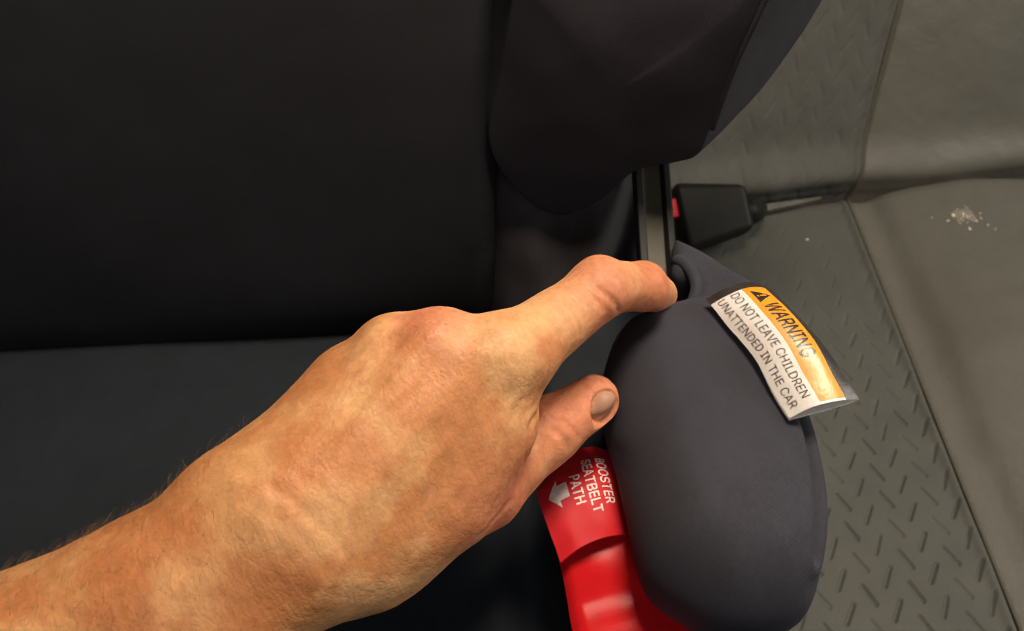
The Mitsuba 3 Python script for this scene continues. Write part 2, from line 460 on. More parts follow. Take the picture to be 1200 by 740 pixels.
dep = 0.010 * (1 - np.exp(-(uu / 0.03) ** 1.5)) - 0.004 * np.exp(-(uu / 0.002) ** 2) + 0.010 * smooth_noise(np.stack([xx, zz, 0 * xx], -1), 12, 19, 2) * np.clip(uu / 0.04, 0, 1)
yy = yy - dep * 0.94
zz = zz + dep * 0.34
P = np.stack([xx, yy, zz], -1)
add('car_seat__backrest_bolster', slab(P, (0, 0.08, 0.0)), 'm_car_plain', smooth=50)
xx, yy, zz = backrest(np.zeros(40), np.linspace(0.004, 0.41, 40))
add('car_seat__seam_piping_001', tube(np.stack([xx, yy + 0.0006, zz], 1), 0.0011, 8), 'm_seam', smooth=True)
labels['car_seat__cushion_panel'] = {'label': 'olive grey cushion panel pressed with rows of slanting strokes'}
labels['car_seat__cushion_bolster'] = {'label': 'plain smooth shiny outer part of the cushion'}

# ================================================================ BELT BUCKLE AT THE CRACK
labels['seat_belt_buckle'] = {'label': 'black seat belt buckle with red button lying at the crack of the car seat', 'category': 'buckle'}
bc = np.array((0.1527, 0.4850, 0.0300))
bx = np.array((0.1850, 0.4954, 0.0260)) - np.array((0.1321, 0.4881, 0.0260))
R_ = frame(bx, np.array([-0.10, -0.62, 0.80]))      # columns: length, width, thickness (towards the viewer)


def taper(t, c, R, k=0.25):
    q = (t.vertices - c) @ R
    q[:, 1] *= 1 - k * np.clip(q[:, 0] / 0.03, -1, 1)
    t.vertices = q @ R.T + c
    return t


add('seat_belt_buckle__housing', taper(rounded_box((0.054, 0.044, 0.024), 0.0060, bc, R_, 5), bc, R_), 'm_buckle', smooth=40)
add('seat_belt_buckle__release_button', rounded_box((0.006, 0.014, 0.014), 0.0012, bc + R_ @ [-0.029, 0.008, 0.001], R_), 'm_red_button', smooth=40)
boot = open_curve(np.array([bc + R_ @ [0.024, 0.0, -0.002], bc + R_ @ [0.033, -0.002, -0.005], (0.2015, 0.5160, 0.0080)]), 10)
add('seat_belt_buckle__boot', tube(boot, np.linspace(0.0105, 0.0045, 10), 14), 'm_buckle', smooth=True)
sp = open_curve(np.array([(0.1937, 0.5088, 0.0120), (0.2087, 0.5138, 0.0100), (0.2306, 0.5192, 0.0080), (0.2532, 0.5297, 0.0020)]), 14)
st = []
for i, c in enumerate(sp):
    t = sp[min(i + 1, 13)] - sp[max(i - 1, 0)]
    Rf = frame(t, np.array([0, -0.7, 0.7]))
    w = 0.0030 - 0.0022 * i / 13
    st.append([c + Rf @ [0, -w, 0], c + Rf @ [0, w, 0]])
add('seat_belt_buckle__strap', slab(np.array(st), (0, 0.0012, -0.0014)), 'm_grey_plastic', smooth=30)
labels['seat_belt_buckle__strap'] = {'label': 'pale thin strap leading from the buckle into the crack'}

# ================================================================ CRUMBS
def bolster_z(x, y):
    u = x - edge_x(y)
    return 0.016 * (1 - np.exp(-(np.maximum(u, 0) / 0.035) ** 1.4)) * (0.25 + 0.75 * np.clip((0.53 - y) / 0.16, 0, 1)) + 0.014 * smooth_noise(np.stack([x, y, 0 * x], -1), 11, 5, 2) * np.clip(u / 0.05, 0, 1)


cr, sm = [], []
cc = np.array((0.3492, 0.4891, 0.0140))
for i in range(34):
    a, r = rng.uniform(0, 2 * np.pi), abs(rng.normal(0, 0.5))
    x, y = cc[0] + 0.017 * r * math.cos(a), cc[1] + 0.019 * r * math.sin(a)
    s = rng.uniform(0.0003, 0.0008) * (1.7 if i in (3, 11, 20, 30) else 1)
    z = float(bolster_z(np.array([x]), np.array([y]))[0])
    t = trimesh.creation.icosphere(1, 1.0)
    t.vertices = t.vertices * (1 + 0.35 * rng.normal(size=(len(t.vertices), 1))) * s * rng.uniform(0.6, 1.5, 3) * [1, 1, 0.7]
    t.vertices = t.vertices + [x, y, z + 0.3 * s]
    cr.append(t)
for i in range(30):
    a, r = rng.uniform(0, 2 * np.pi), abs(rng.normal(0, 0.4))
    x, y = cc[0] + 0.013 * r * math.cos(a), cc[1] + 0.015 * r * math.sin(a)
    z = float(bolster_z(np.array([x]), np.array([y]))[0])
    t = trimesh.creation.icosphere(2, 1.0)
    th = rng.uniform(0, 3.1)
    t.vertices = t.vertices * [rng.uniform(0.002, 0.006), rng.uniform(0.0008, 0.0022), 0.0003]
    t.vertices = t.vertices @ np.array([[math.cos(th), math.sin(th), 0], [-math.sin(th), math.cos(th), 0], [0, 0, 1]]) + [x, y, z + 0.0001]
    sm.append(t)
add('crumbs', trimesh.util.concatenate(cr), 'm_crumb', smooth=False)
labels['crumbs'] = {'label': 'glistening white crumbs stuck on the plain grey cushion near the crack', 'category': 'crumbs', 'kind': 'stuff'}
add('dried_smear', trimesh.util.concatenate(sm), 'm_smear', smooth=True)
labels['dried_smear'] = {'label': 'pale dried smear under the white crumbs on the car cushion', 'category': 'stain', 'kind': 'stuff'}
t = trimesh.creation.icosphere(1, 0.0009)
t.vertices = t.vertices * [1.3, 0.9, 0.6] + np.array((0.2288, 0.4827, 0.0008))
add('lint_speck', t, 'm_crumb', smooth=True)
labels['lint_speck'] = {'label': 'single tiny white speck on the embossed cushion below the buckle', 'category': 'lint'}

# ================================================================ CHILD BOOSTER SEAT
labels['booster_seat'] = {'label': 'dark cloth child booster seat with padded armrest and red belt guide on the car seat', 'category': 'booster seat'}

# back panel (centre), rounded at its right edge and curling under at the bottom
prof = A((0.395, 0.052), (0.372, 0.056), (0.352, 0.068), (0.341, 0.085), (0.336, 0.11), (0.337, 0.16), (0.346, 0.24), (0.361, 0.33), (0.38, 0.42), (0.41, 0.55))
pc = open_curve(np.c_[prof, 0 * prof[:, 0]], 150)[:, :2]
Xr = 0.001 - 0.5 * (0.5 - 0.5 * np.cos(np.linspace(0, np.pi, 2)))
X = np.r_[np.linspace(-0.42, -0.03, 90), np.linspace(-0.028, -0.0015, 40)]
xx, ii = np.meshgrid(X, np.arange(len(pc)), indexing='ij')
yy, zz = pc[ii, 0], pc[ii, 1]
e = np.clip(-0.001 + 0.075 * (zz - 0.2) - xx, 0, 0.016)
xx = xx + 0.075 * (zz - 0.2) * np.clip((xx + 0.2) / 0.2, 0, 1)
e = np.clip(-0.0015 - X[:, None] + 0 * zz, 0, 0.014)
yy = yy + 0.014 - np.sqrt(np.maximum(0.014 ** 2 - (0.014 - e) ** 2, 0)) - 0.03 * (xx + 0.15)
P = np.stack([xx, yy, zz], -1)
P[..., 1] += 0.006 * smooth_noise(P, 9, 31, 2)
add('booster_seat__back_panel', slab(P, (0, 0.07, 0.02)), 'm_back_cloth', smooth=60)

# lower cover: loose cloth below the wing, beside the back panel
U = np.linspace(0, 1, 90)
Vv = np.linspace(0, 1, 90)
uu, vv = np.meshgrid(U, Vv, indexing='ij')
xx = -0.022 + 0.104 * uu + 0.012 * vv
zz = 0.05 + 0.24 * vv
yy = 0.354 - 0.034 / (1 + np.exp((zz - 0.155) / 0.013)) + 0.045 * (uu - 0.45) ** 2 + 0.02 * vv + 0.020 * np.exp(-((uu - 0.02) / 0.10) ** 2)
yy = yy + 0.010 * smooth_noise(np.stack([xx, 0 * xx, zz], -1), 24, 41, 2)
f1 = uu - (0.95 - 0.75 * (0.85 - vv))
yy = yy - 0.011 * np.exp(-(f1 / 0.10) ** 2) + 0.008 * np.exp(-((f1 - 0.17) / 0.06) ** 2)
f2 = uu - (0.12 + 0.5 * (0.75 - vv))
yy = yy - 0.006 * np.exp(-(f2 / 0.12) ** 2)
P = np.stack([xx, yy, zz], -1)
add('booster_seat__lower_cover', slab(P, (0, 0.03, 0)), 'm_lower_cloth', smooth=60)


# side wing: thick pad whose front faces the sitter, edge running down to a blunt tip
def puff(front, back, bulge, rings=26, power=3.0, rim=0.006):
    n = len(front)
    c = front.mean(0)
    out, bd = [], np.asarray(bulge, float)
    ss = np.r_[np.linspace(0.02, 0.85, rings), np.linspace(0.87, 1, 12)]
    for s in ss:
        out.append(c + s * (front - c) + bd * (1 - s ** power))
    edge = back - front
    L = np.linalg.norm(edge, axis=1, keepdims=True)
    radial = front - c
    radial /= np.linalg.norm(radial, axis=1, keepdims=True)
    for t in np.linspace(0.04, 1, 16):
        out.append(front + edge * t + radial * rim * np.sin(np.pi * t) * (1 if t < 1 else 0))
    V = np.vstack([c + bd] + out + [back.mean(0)])
    m = len(out)
    Fc = []
    for j in range(n):
        Fc.append([0, 1 + j, 1 + (j + 1) % n])
        Fc.append([len(V) - 1, 1 + (m - 1) * n + (j + 1) % n, 1 + (m - 1) * n + j])
    for i in range(m - 1):
        a = 1 + i * n + np.arange(n)
        b = 1 + i * n + (np.arange(n) + 1) % n
        Fc += np.stack([a, a + n, b + n], 1).tolist() + np.stack([a, b + n, b], 1).tolist()
    t = trimesh.Trimesh(V, Fc, process=False)
    if t.volume < 0:
        t.invert()
    return t, 1 + len(ss) * n


wing_front = A((0.0117, 0.3250, 0.3034), (0.0088, 0.3260, 0.2828), (0.0017, 0.3300, 0.2469), (-0.0050, 0.3350, 0.2111), (0.0045, 0.3360, 0.1849), (0.0207, 0.3330, 0.1677), (0.0341, 0.3300, 0.1684),
               (0.0472, 0.3250, 0.1803), (0.0615, 0.3180, 0.2014), (0.0774, 0.3120, 0.2086), (0.0870, 0.3080, 0.2153), (0.0901, 0.3040, 0.2360), (0.0939, 0.3000, 0.2640), (0.0999, 0.2970, 0.2901), (0.1045, 0.2970, 0.3116), (0.0581, 0.3100, 0.3214))
wf = closed_curve(wing_front, 160)
wb = wf.copy()
cw = wf.mean(0)
wb[:, 1] = 0.40
grow = np.clip((wf[:, 0] - 0.03) / 0.05, 0, 1)
wb[:, 0] += 0.075 * grow
wb[:, 2] += 0.030 * grow * np.clip((0.235 - wf[:, 2]) / 0.04, 0, 1)
wb[:, 2] += 0.012 * (1 - grow)
wing, n0 = puff(wf, wb, (0.004, -0.009, 0.0), rim=0.004, power=2.0)
wing.vertices = wing.vertices + 0.004 * np.stack([0 * wing.vertices[:, 0], smooth_noise(wing.vertices, 26, 77, 2), 0 * wing.vertices[:, 0]], 1)
add('booster_seat__side_wing', wing, 'm_wing_cloth', smooth=50)
sel = (wf[:, 0] > 0.085)
pp = wf[sel]
pp = pp[np.argsort(pp[:, 2])]
add('booster_seat__side_wing__seam_piping', tube(pp[6:-1] + [0.0012, -0.0006, 0], 0.0012, 8), 'm_wing_cloth', smooth=True)

# seat cushion of the booster
U = np.linspace(-0.42, 0.036, 170)
Vv = np.linspace(-0.02, 0.372, 150)
xx, yy = np.meshgrid(U, Vv, indexing='ij')
zz = 0.082 + 0.004 * smooth_noise(np.stack([xx, yy, 0 * xx], -1), 12, 55, 2)
zz = zz + 0.030 * np.exp(-((xx - 0.028) / 0.012) ** 2) * np.clip((0.22 - yy) / 0.04, 0, 1) - 0.010 * np.exp(-((xx - 0.000) / 0.010) ** 2)
zz = zz - 0.004 * np.clip((yy - 0.335) / 0.037, 0, 1) ** 2
P = np.stack([xx, yy, zz], -1)
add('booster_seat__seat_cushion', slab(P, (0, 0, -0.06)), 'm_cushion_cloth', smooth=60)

# ---- armrest pad
PAD = A((0.1026, 0.2509, 0.1720), (0.1104, 0.2192, 0.1720), (0.1134, 0.1931, 0.1720), (0.1107, 0.1664, 0.1720), (0.1060, 0.1487, 0.1720), (0.0996, 0.1343, 0.1720), (0.0908, 0.1223, 0.1720), (0.0769, 0.1181, 0.1720), (0.0614, 0.1186, 0.1720),
        (0.0503, 0.1269, 0.1660), (0.0412, 0.1354, 0.1600), (0.0384, 0.1480, 0.1600), (0.0378, 0.1653, 0.1600), (0.0362, 0.1862, 0.1600), (0.0339, 0.2048, 0.1600), (0.0360, 0.2269, 0.1600), (0.0440, 0.2449, 0.1650), (0.0575, 0.2517, 0.1720), (0.0742, 0.2562, 0.1720), (0.0909, 0.2562, 0.1720))[:, :2]
PADc = closed_curve(PAD, 90)
REAR = A((0.0771, 0.2969, 0.1720), (0.0817, 0.2958, 0.1720), (0.0962, 0.2802, 0.1720), (0.1089, 0.2613, 0.1720), (0.1056, 0.2410, 0.1720), (0.0881, 0.2353, 0.1720), (0.0731, 0.2392, 0.1720), (0.0693, 0.2495, 0.1720), (0.0723, 0.2703, 0.1720))[:, :2]
REARc = closed_curve(REAR, 60)
slot_a, slot_b = np.array((0.0743, 0.2655, 0.1780))[:2], np.array((0.0636, 0.2623, 0.1780))[:2]


def pad_sdf(p):
    p = np.asarray(p, float)
    q = polygon_distance(PADc, p[:, :2])
    zc, hh, r = 0.158 + 0.004 * np.clip((p[:, 1] - 0.19) / 0.06, 0, 1), 0.026, 0.024
    top = 0.010 * (1 - np.clip(1 + q / 0.035, 0, 1) ** 2)           # stuffing pushes the middle up
    zz = p[:, 2] - zc - np.where(p[:, 2] > zc, top, -top)
    a, b = q + r, np.abs(zz) - hh + r
    d = np.minimum(np.maximum(a, b), 0) + np.hypot(np.maximum(a, 0), np.maximum(b, 0)) - r
    q2 = polygon_distance(REARc, p[:, :2])
    zr = 0.149
    a, b = q2 + 0.006, np.abs(p[:, 2] - zr) - 0.029 + 0.006
    d2 = np.minimum(np.maximum(a, b), 0) + np.hypot(np.maximum(a, 0), np.maximum(b, 0)) - 0.006
    d = smin(d, d2, 0.008)
    ba, pa = slot_b - slot_a, p[:, :2] - slot_a
    t = np.clip((pa @ ba) / (ba @ ba), 0, 1)
    h = np.maximum(np.linalg.norm(pa - t[:, None] * ba, axis=1) - 0.0070, 0.118 - p[:, 2])
    return smax(d, -h, 0.006)


pad = sdf_mesh(pad_sdf, (0.0, 0.085, 0.11), (0.135, 0.30, 0.215), 0.0022, subdivide=1)
# the seam that runs down the outer side, a groove pinched between top cover and side strip
seam_pts = open_curve(A((0.0993, 0.2317, 0.1920), (0.1019, 0.2097, 0.1900), (0.1032, 0.1905, 0.1870), (0.1022, 0.1729, 0.1850), (0.1002, 0.1566, 0.1830), (0.0977, 0.1431, 0.1810), (0.0953, 0.1334, 0.1760)), 90)
_, near = cKDTree(pad.vertices).query(seam_pts)
seam = np.array(pad.vertices)[near]
k_ = np.ones(9) / 9
seam = np.stack([np.convolve(np.pad(seam[:, k], 4, mode='edge'), k_, 'valid') for k in range(3)], 1)
dist, _ = cKDTree(seam).query(pad.vertices)
nrm = np.array(pad.vertex_normals)
dvec = -0.0075 * np.exp(-(dist / 0.0018) ** 2) + 0.0016 * np.exp(-((dist - 0.005) / 0.003) ** 2)
wr = 0.0016 * smooth_noise(np.array(pad.vertices) * [1, 1, 1], 40, 91, 2)
for pts_ in (A((0.0338, 0.1897, 0.1650), (0.0382, 0.1765, 0.1780), (0.0442, 0.1687, 0.1860)), A((0.0339, 0.1844, 0.1630), (0.0382, 0.1699, 0.1780), (0.0421, 0.1608, 0.1860)), A((0.0415, 0.2221, 0.1760), (0.0471, 0.2174, 0.1860), (0.0548, 0.2150, 0.1900))):
    dp, jp = cKDTree(open_curve(pts_, 40)).query(pad.vertices)
    dvec = dvec - 0.0011 * np.exp(-(dp / 0.0028) ** 2) * (1 - jp / 40.0)
pad.vertices = np.array(pad.vertices) + nrm * (dvec + wr)[:, None]
add('booster_seat__armrest_pad', pad, 'm_pad_cloth', smooth=True)
add('booster_seat__armrest_pad__seam_piping', tube(seam[2:-4] - nrm[near][2:-4] * 0.0022, 0.0008, 6), 'm_back_cloth', smooth=True)
add('booster_seat__armrest_pad__slot_rim', tube(open_curve(A((0.0758, 0.2831, 0.1760), (0.0790, 0.2766, 0.1780), (0.0809, 0.2687, 0.1780), (0.0804, 0.2606, 0.1780), (0.0773, 0.2536, 0.1770)), 40), 0.0027, 12), 'm_pad_cloth', smooth=True)
labels['booster_seat__armrest_pad'] = {'label': 'plump dark mauve grey padded armrest cover'}

# armrest base under the pad: dark shell side rising from the seat
BASE = closed_curve(A((0.020, 0.145, 0), (0.014, 0.20, 0), (0.012, 0.27, 0), (0.030, 0.335, 0), (0.095, 0.335, 0), (0.100, 0.25, 0), (0.088, 0.16, 0), (0.070, 0.137, 0), (0.045, 0.134, 0))[:, :2], 60)


def base_sdf(p):
    q = polygon_distance(BASE, p[:, :2])
    r = 0.008
    a, b = q + r, np.abs(p[:, 2] - 0.056) - 0.056 + r
    return np.minimum(np.maximum(a, b), 0) + np.hypot(np.maximum(a, 0), np.maximum(b, 0)) - r


add('booster_seat__armrest_base', sdf_mesh(base_sdf, (0.0, 0.10, -0.005), (0.115, 0.35, 0.15), 0.004), 'm_cushion_cloth', smooth=True)

# strut: channel with two dark flanges and a pale web, from the back shell into the armrest
s0, s1 = np.array((0.0698, 0.2859, 0.1600)), np.array((0.0748, 0.3520, 0.1853))
Rs = frame(s1 - s0, np.array([0.0, -0.75, 0.62]))      # length, width, towards the viewer
Ls = np.linalg.norm(s1 - s0)
mid = (s0 + s1) / 2


def strut_box(w0, w1, t0, t1, r=0.0008):
    return rounded_box((Ls, w1 - w0, t1 - t0), r, mid + Rs @ [0, (w0 + w1) / 2, (t0 + t1) / 2], Rs)


sg = 1.0 if (Rs[:, 1] @ np.array([1, 0, 0])) > 0 else -1.0


def sb(a, b, t0, t1, r=0.0008):
    lo, hi = sorted((sg * a, sg * b))
    return strut_box(lo, hi, t0, t1, r)


add('booster_seat__strut', sb(-0.0048, 0.0050, -0.006, -0.003), 'm_grey_plastic', smooth=40)
add('booster_seat__strut__flange', sb(-0.0088, -0.0048, -0.007, 0.004), 'm_black_plastic', smooth=40)
add('booster_seat__strut__flange_001', sb(0.0050, 0.0085, -0.007, 0.004), 'm_black_plastic', smooth=40)
labels['booster_seat__strut'] = {'label': 'upright plastic strut with olive grey web between two dark flanges'}

# ---- red belt guide: bent plastic hook under the pad
gl = open_curve(A((0.0093, 0.1937, 0.1430), (0.0105, 0.1676, 0.1410), (0.0124, 0.1559, 0.1370), (0.0135, 0.1472, 0.1320), (0.0139, 0.1414, 0.1300), (0.0152, 0.1287, 0.1290), (0.0172, 0.1074, 0.1290)), 60)
gr = open_curve(A((0.0483, 0.2088, 0.1410), (0.0478, 0.1760, 0.1410), (0.0501, 0.1607, 0.1380), (0.0539, 0.1508, 0.1340), (0.0585, 0.1432, 0.1320), (0.0709, 0.1324, 0.1320), (0.0778, 0.1184, 0.1320)), 60)
W = np.linspace(0, 1, 40)
G = gl[:, None] * (1 - W[None, :, None]) + gr[:, None] * W[None, :, None]
L = np.linspace(0, 1, 60)[:, None]
G[..., 2] += -0.010 * np.sin(np.pi * W)[None, :] * np.clip(1 - (L - 0.15) / 0.55, 0, 1) * 0.5
G[..., 2] -= 0.004 * (1 - np.clip(W[None, :] / 0.12, 0, 1)) ** 2
add('booster_seat__belt_guide', slab(G, (0.004, 0.004, -0.007)), 'm_red_plastic', smooth=60)
labels['booster_seat__belt_guide'] = {'label': 'glossy red plastic belt guide curving under the armrest pad'}


# ---- printed tags: a curved patch and lettering that follows it
class Patch:
    # bicubic-like patch from a grid of control points (rows along u, columns along v)
    def __init__(self, ctrl, nu=60, nv=30):
        ctrl = np.asarray(ctrl, float)
        rows = np.array([open_curve(r, nv) for r in ctrl])                     # (rows, nv, 3)
        self.g = np.array([open_curve(rows[:, j], nu) for j in range(nv)]).transpose(1, 0, 2)   # (nu, nv, 3)
        wob = smooth_noise(self.g, 55, 61, 2)
        self.g = self.g + np.stack([0 * wob, 0 * wob, 0.0022 * wob], -1)
        gu, gv = np.gradient(self.g, axis=0), np.gradient(self.g, axis=1)
        n = np.cross(gu, gv)
        n /= np.linalg.norm(n, axis=2, keepdims=True)
        if (n[..., 2]).mean() < 0:
            n = -n
        self.n = n

    def at(self, u, v, h):
        nu, nv = self.g.shape[:2]
        a, b = np.clip(np.asarray(u) * (nu - 1), 0, nu - 1.001), np.clip(np.asarray(v) * (nv - 1), 0, nv - 1.001)
        i, j = a.astype(int), b.astype(int)
        s, t = (a - i)[:, None], (b - j)[:, None]

        def lerp(g):
            return (g[i, j] * (1 - s) + g[i + 1, j] * s) * (1 - t) + (g[i, j + 1] * (1 - s) + g[i + 1, j + 1] * s) * t
        return lerp(self.g) + lerp(self.n) * np.asarray(h)[:, None]

    def sheet(self, u0, u1, v0, v1, h0, h1, nu=50, nv=24):
        uu, vv = np.meshgrid(np.linspace(u0, u1, nu), np.linspace(v0, v1, nv), indexing='ij')
        top = self.at(uu.ravel(), vv.ravel(), np.full(uu.size, h1)).reshape(nu, nv, 3)
        bot = self.at(uu.ravel(), vv.ravel(), np.full(uu.size, h0)).reshape(nu, nv, 3)
        m = slab(top, (0, 0, -1))
        v = np.array(m.vertices)
        v[nu * nv:] = bot.reshape(-1, 3)
        return trimesh.Trimesh(v, m.faces, process=False)

    def wrap(self, mesh, u0, v0, su, sv, h0, h1):
        # mesh lies in xy; x -> u, y -> v
        v, f = trimesh.remesh.subdivide_to_size(mesh.vertices, mesh.faces, 0.0012, max_iter=12)
        zt = v[:, 2] > v[:, 2].mean()
        w = self.at(u0 + v[:, 0] * su, v0 + v[:, 1] * sv, np.where(zt, h1, h0))
        t = trimesh.Trimesh(w, f, process=False)
        return t

    def text(self, s, u0, v0, u1, vh, h0=0.00002, h1=0.00012, bold=True):
        # baseline starts at (u0, v0), the line ends at u1, capitals are vh tall
        m = meshkit.text_mesh(s, 0.003, 0.001, bold)
        x0, x1 = m.bounds[0][0], m.bounds[1][0]
        m.vertices = m.vertices - [x0, 0, 0]
        return self.wrap(m, u0, v0, (u1 - u0) / (x1 - x0), vh / 0.003, h0, h1)


def flat(points, depth=0.001, holes=()):
    return trimesh.creation.extrude_polygon(shapely.Polygon(points, [h for h in holes]), depth, engine='earcut')


# white warning label: u along the reading direction, v from the sewn edge outwards
WL = Patch([
    [(0.0761, 0.2328, 0.2000), (0.0819, 0.2328, 0.2045), (0.0884, 0.2334, 0.2070), (0.0960, 0.2342, 0.2060), (0.1017, 0.2324, 0.2030)],
    [(0.0810, 0.2203, 0.2000), (0.0869, 0.2180, 0.2055), (0.0939, 0.2175, 0.2090), (0.1015, 0.2172, 0.2085), (0.1078, 0.2143, 0.2045)],
    [(0.0873, 0.2049, 0.1985), (0.0927, 0.2028, 0.2045), (0.0993, 0.2020, 0.2080), (0.1065, 0.2008, 0.2085), (0.1123, 0.1981, 0.2050)],
    [(0.0912, 0.1895, 0.1965), (0.0967, 0.1885, 0.2015), (0.1029, 0.1889, 0.2045), (0.1092, 0.1883, 0.2055), (0.1152, 0.1875, 0.2030)],
    [(0.0948, 0.1777, 0.1945), (0.0996, 0.1776, 0.1985), (0.1054, 0.1777, 0.2010), (0.1115, 0.1779, 0.2020), (0.1181, 0.1789, 0.2005)]], 70, 40)
add('booster_seat__warning_label', WL.sheet(0, 1, 0, 1, -0.00025, 0, 70, 40), 'm_label_white', smooth=40)
labels['booster_seat__warning_label'] = {'label': 'curled white satin warning label with orange band sewn to the armrest pad'}
K = 'booster_seat__warning_label__'
add(K + 'orange_band', WL.sheet(0.06, 0.985, 0.46, 0.80, 0.00002, 0.00006, 60, 14), 'm_label_orange', smooth=40)
add(K + 'black_border', WL.sheet(0.0, 1.0, 0.80, 1.0, 0.00002, 0.00006, 60, 10), 'm_label_black', smooth=40)
add(K + 'black_border_001', WL.sheet(0.0, 0.06, 0.0, 0.80, 0.00002, 0.00006, 8, 20), 'm_label_black', smooth=40)
hd = [WL.text('WARNING', 0.245, 0.535, 0.70, 0.185, 0.00006, 0.00014)]
tri = flat([(0, 0), (1, 0), (0.5, 0.95)], 0.001)
hd.append(WL.wrap(trimesh.Trimesh(tri.vertices, tri.faces, process=False), 0.10, 0.525, 0.125, 0.215, 0.00006, 0.00014))
add(K + 'lettering', trimesh.util.concatenate(hd), 'm_label_black', smooth=False)
labels[K + 'lettering'] = {'label': 'black word WARNING with triangle on the orange band'}
ex = trimesh.util.concatenate([flat([(0.455, 0.30), (0.545, 0.30), (0.565, 0.66), (0.435, 0.66)]), flat([(0.45, 0.12), (0.55, 0.12), (0.55, 0.22), (0.45, 0.22)])])
add(K + 'exclamation_mark', WL.wrap(ex, 0.10, 0.525, 0.125, 0.215, 0.00014, 0.0002), 'm_label_orange', smooth=False)
add(K + 'lettering_001', WL.text('DO NOT LEAVE CHILDREN', 0.075, 0.285, 0.93, 0.115, bold=False), 'm_label_black', smooth=False)
add(K + 'lettering_002', WL.text('UNATTENDED IN THE CAR', 0.075, 0.085, 0.955, 0.120, bold=False), 'm_label_black', smooth=False)
# inner ply of the folded label, seen at its open end
WI = Patch([[np.array(WL.g[i, j]) + np.array([0.0, 0.0, -0.0008 - 0.0042 * math.sin(math.pi * j / 39)]) for j in (0, 10, 20, 30, 39)] for i in (44, 54, 62, 69)], 30, 30)
add(K + 'inner_ply', WI.sheet(0, 1, 0, 1, -0.0005, 0, 30, 30), 'm_label_white', smooth=40)

# red belt path tag folded over the guide: u along the reading direction (down), v from arrow side to the right
RT = Patch([
    [(0.0088, 0.1980, 0.1390), (0.0154, 0.2039, 0.1420), (0.0224, 0.2061, 0.1430), (0.0297, 0.2072, 0.1430), (0.0374, 0.2053, 0.1410)],
    [(0.0052, 0.1841, 0.1460), (0.0140, 0.1870, 0.1490), (0.0217, 0.1896, 0.1490), (0.0297, 0.1928, 0.1480), (0.0385, 0.1956, 0.1440)],
    [(0.0079, 0.1707, 0.1450), (0.0157, 0.1732, 0.1480), (0.0233, 0.1756, 0.1480), (0.0310, 0.1783, 0.1470), (0.0397, 0.1816, 0.1430)],
    [(0.0101, 0.1623, 0.1440), (0.0175, 0.1648, 0.1470), (0.0244, 0.1675, 0.1470), (0.0317, 0.1705, 0.1460), (0.0399, 0.1737, 0.1420)],
    [(0.0117, 0.1551, 0.1440), (0.0185, 0.1583, 0.1470), (0.0249, 0.1613, 0.1470), (0.0318, 0.1639, 0.1460), (0.0403, 0.1669, 0.1420)]], 50, 40)
add('booster_seat__belt_path_tag', RT.sheet(0, 1, 0, 1, -0.0008, 0, 50, 40), 'm_red_tag', smooth=40)
labels['booster_seat__belt_path_tag'] = {'label': 'red cloth tag with white seat belt path lettering and arrow'}
K = 'booster_seat__belt_path_tag__'
add(K + 'lettering', RT.text('BOOSTER', 0.20, 0.735, 0.70, 0.115), 'm_tag_print', smooth=False)
add(K + 'lettering_001', RT.text('SEATBELT', 0.20, 0.560, 0.76, 0.115), 'm_tag_print', smooth=False)
add(K + 'lettering_002', RT.text('PATH', 0.36, 0.390, 0.64, 0.115), 'm_tag_print', smooth=False)
arrow = flat([(0.24, 0.0), (0.76, 0.0), (0.76, 0.48), (1.0, 0.48), (0.5, 1.0), (0.0, 0.48), (0.24, 0.48)])
arrow.vertices[:, 1] *= -1
arrow.invert()
add(K + 'arrow', RT.wrap(arrow, 0.34, 0.345, 0.27, 0.235, 0.00002, 0.00012), 'm_tag_print', smooth=False)

# ================================================================ PERSON: LEFT HAND AND FOREARM
labels['person'] = {'label': 'tanned hairy forearm and hand of a person poking a finger behind the armrest pad', 'category': 'person'}
FO0, FO1 = np.array((-0.1955, 0.0839, 0.1624)), np.array((-0.1487, 0.1064, 0.1771))
WR = np.array((-0.0776, 0.1412, 0.2010))
MC = dict(index=(-0.0027, 0.1881, 0.2240), middle=(-0.0247, 0.1921, 0.2279), ring=(-0.0428, 0.1938, 0.2226), little=(-0.0603, 0.1897, 0.2117))
CP = dict(index=(-0.0645, 0.1428, 0.1997), middle=(-0.0702, 0.1457, 0.2039), ring=(-0.0777, 0.1506, 0.2060), little=(-0.0832, 0.1535, 0.2031))
IX = [MC['index'], (0.0321, 0.2180, 0.2251), (0.0504, 0.2314, 0.2117), (0.0603, 0.2464, 0.1914)]
TH = [(-0.0529, 0.1466, 0.1826), (-0.0145, 0.1648, 0.1821), (0.0089, 0.1876, 0.1819), (0.0290, 0.2017, 0.1816)]
wide = np.array((-0.0618, 0.1227, 0.1762)) - np.array((-0.0914, 0.1579, 0.2199))
wide /= np.linalg.norm(wide)


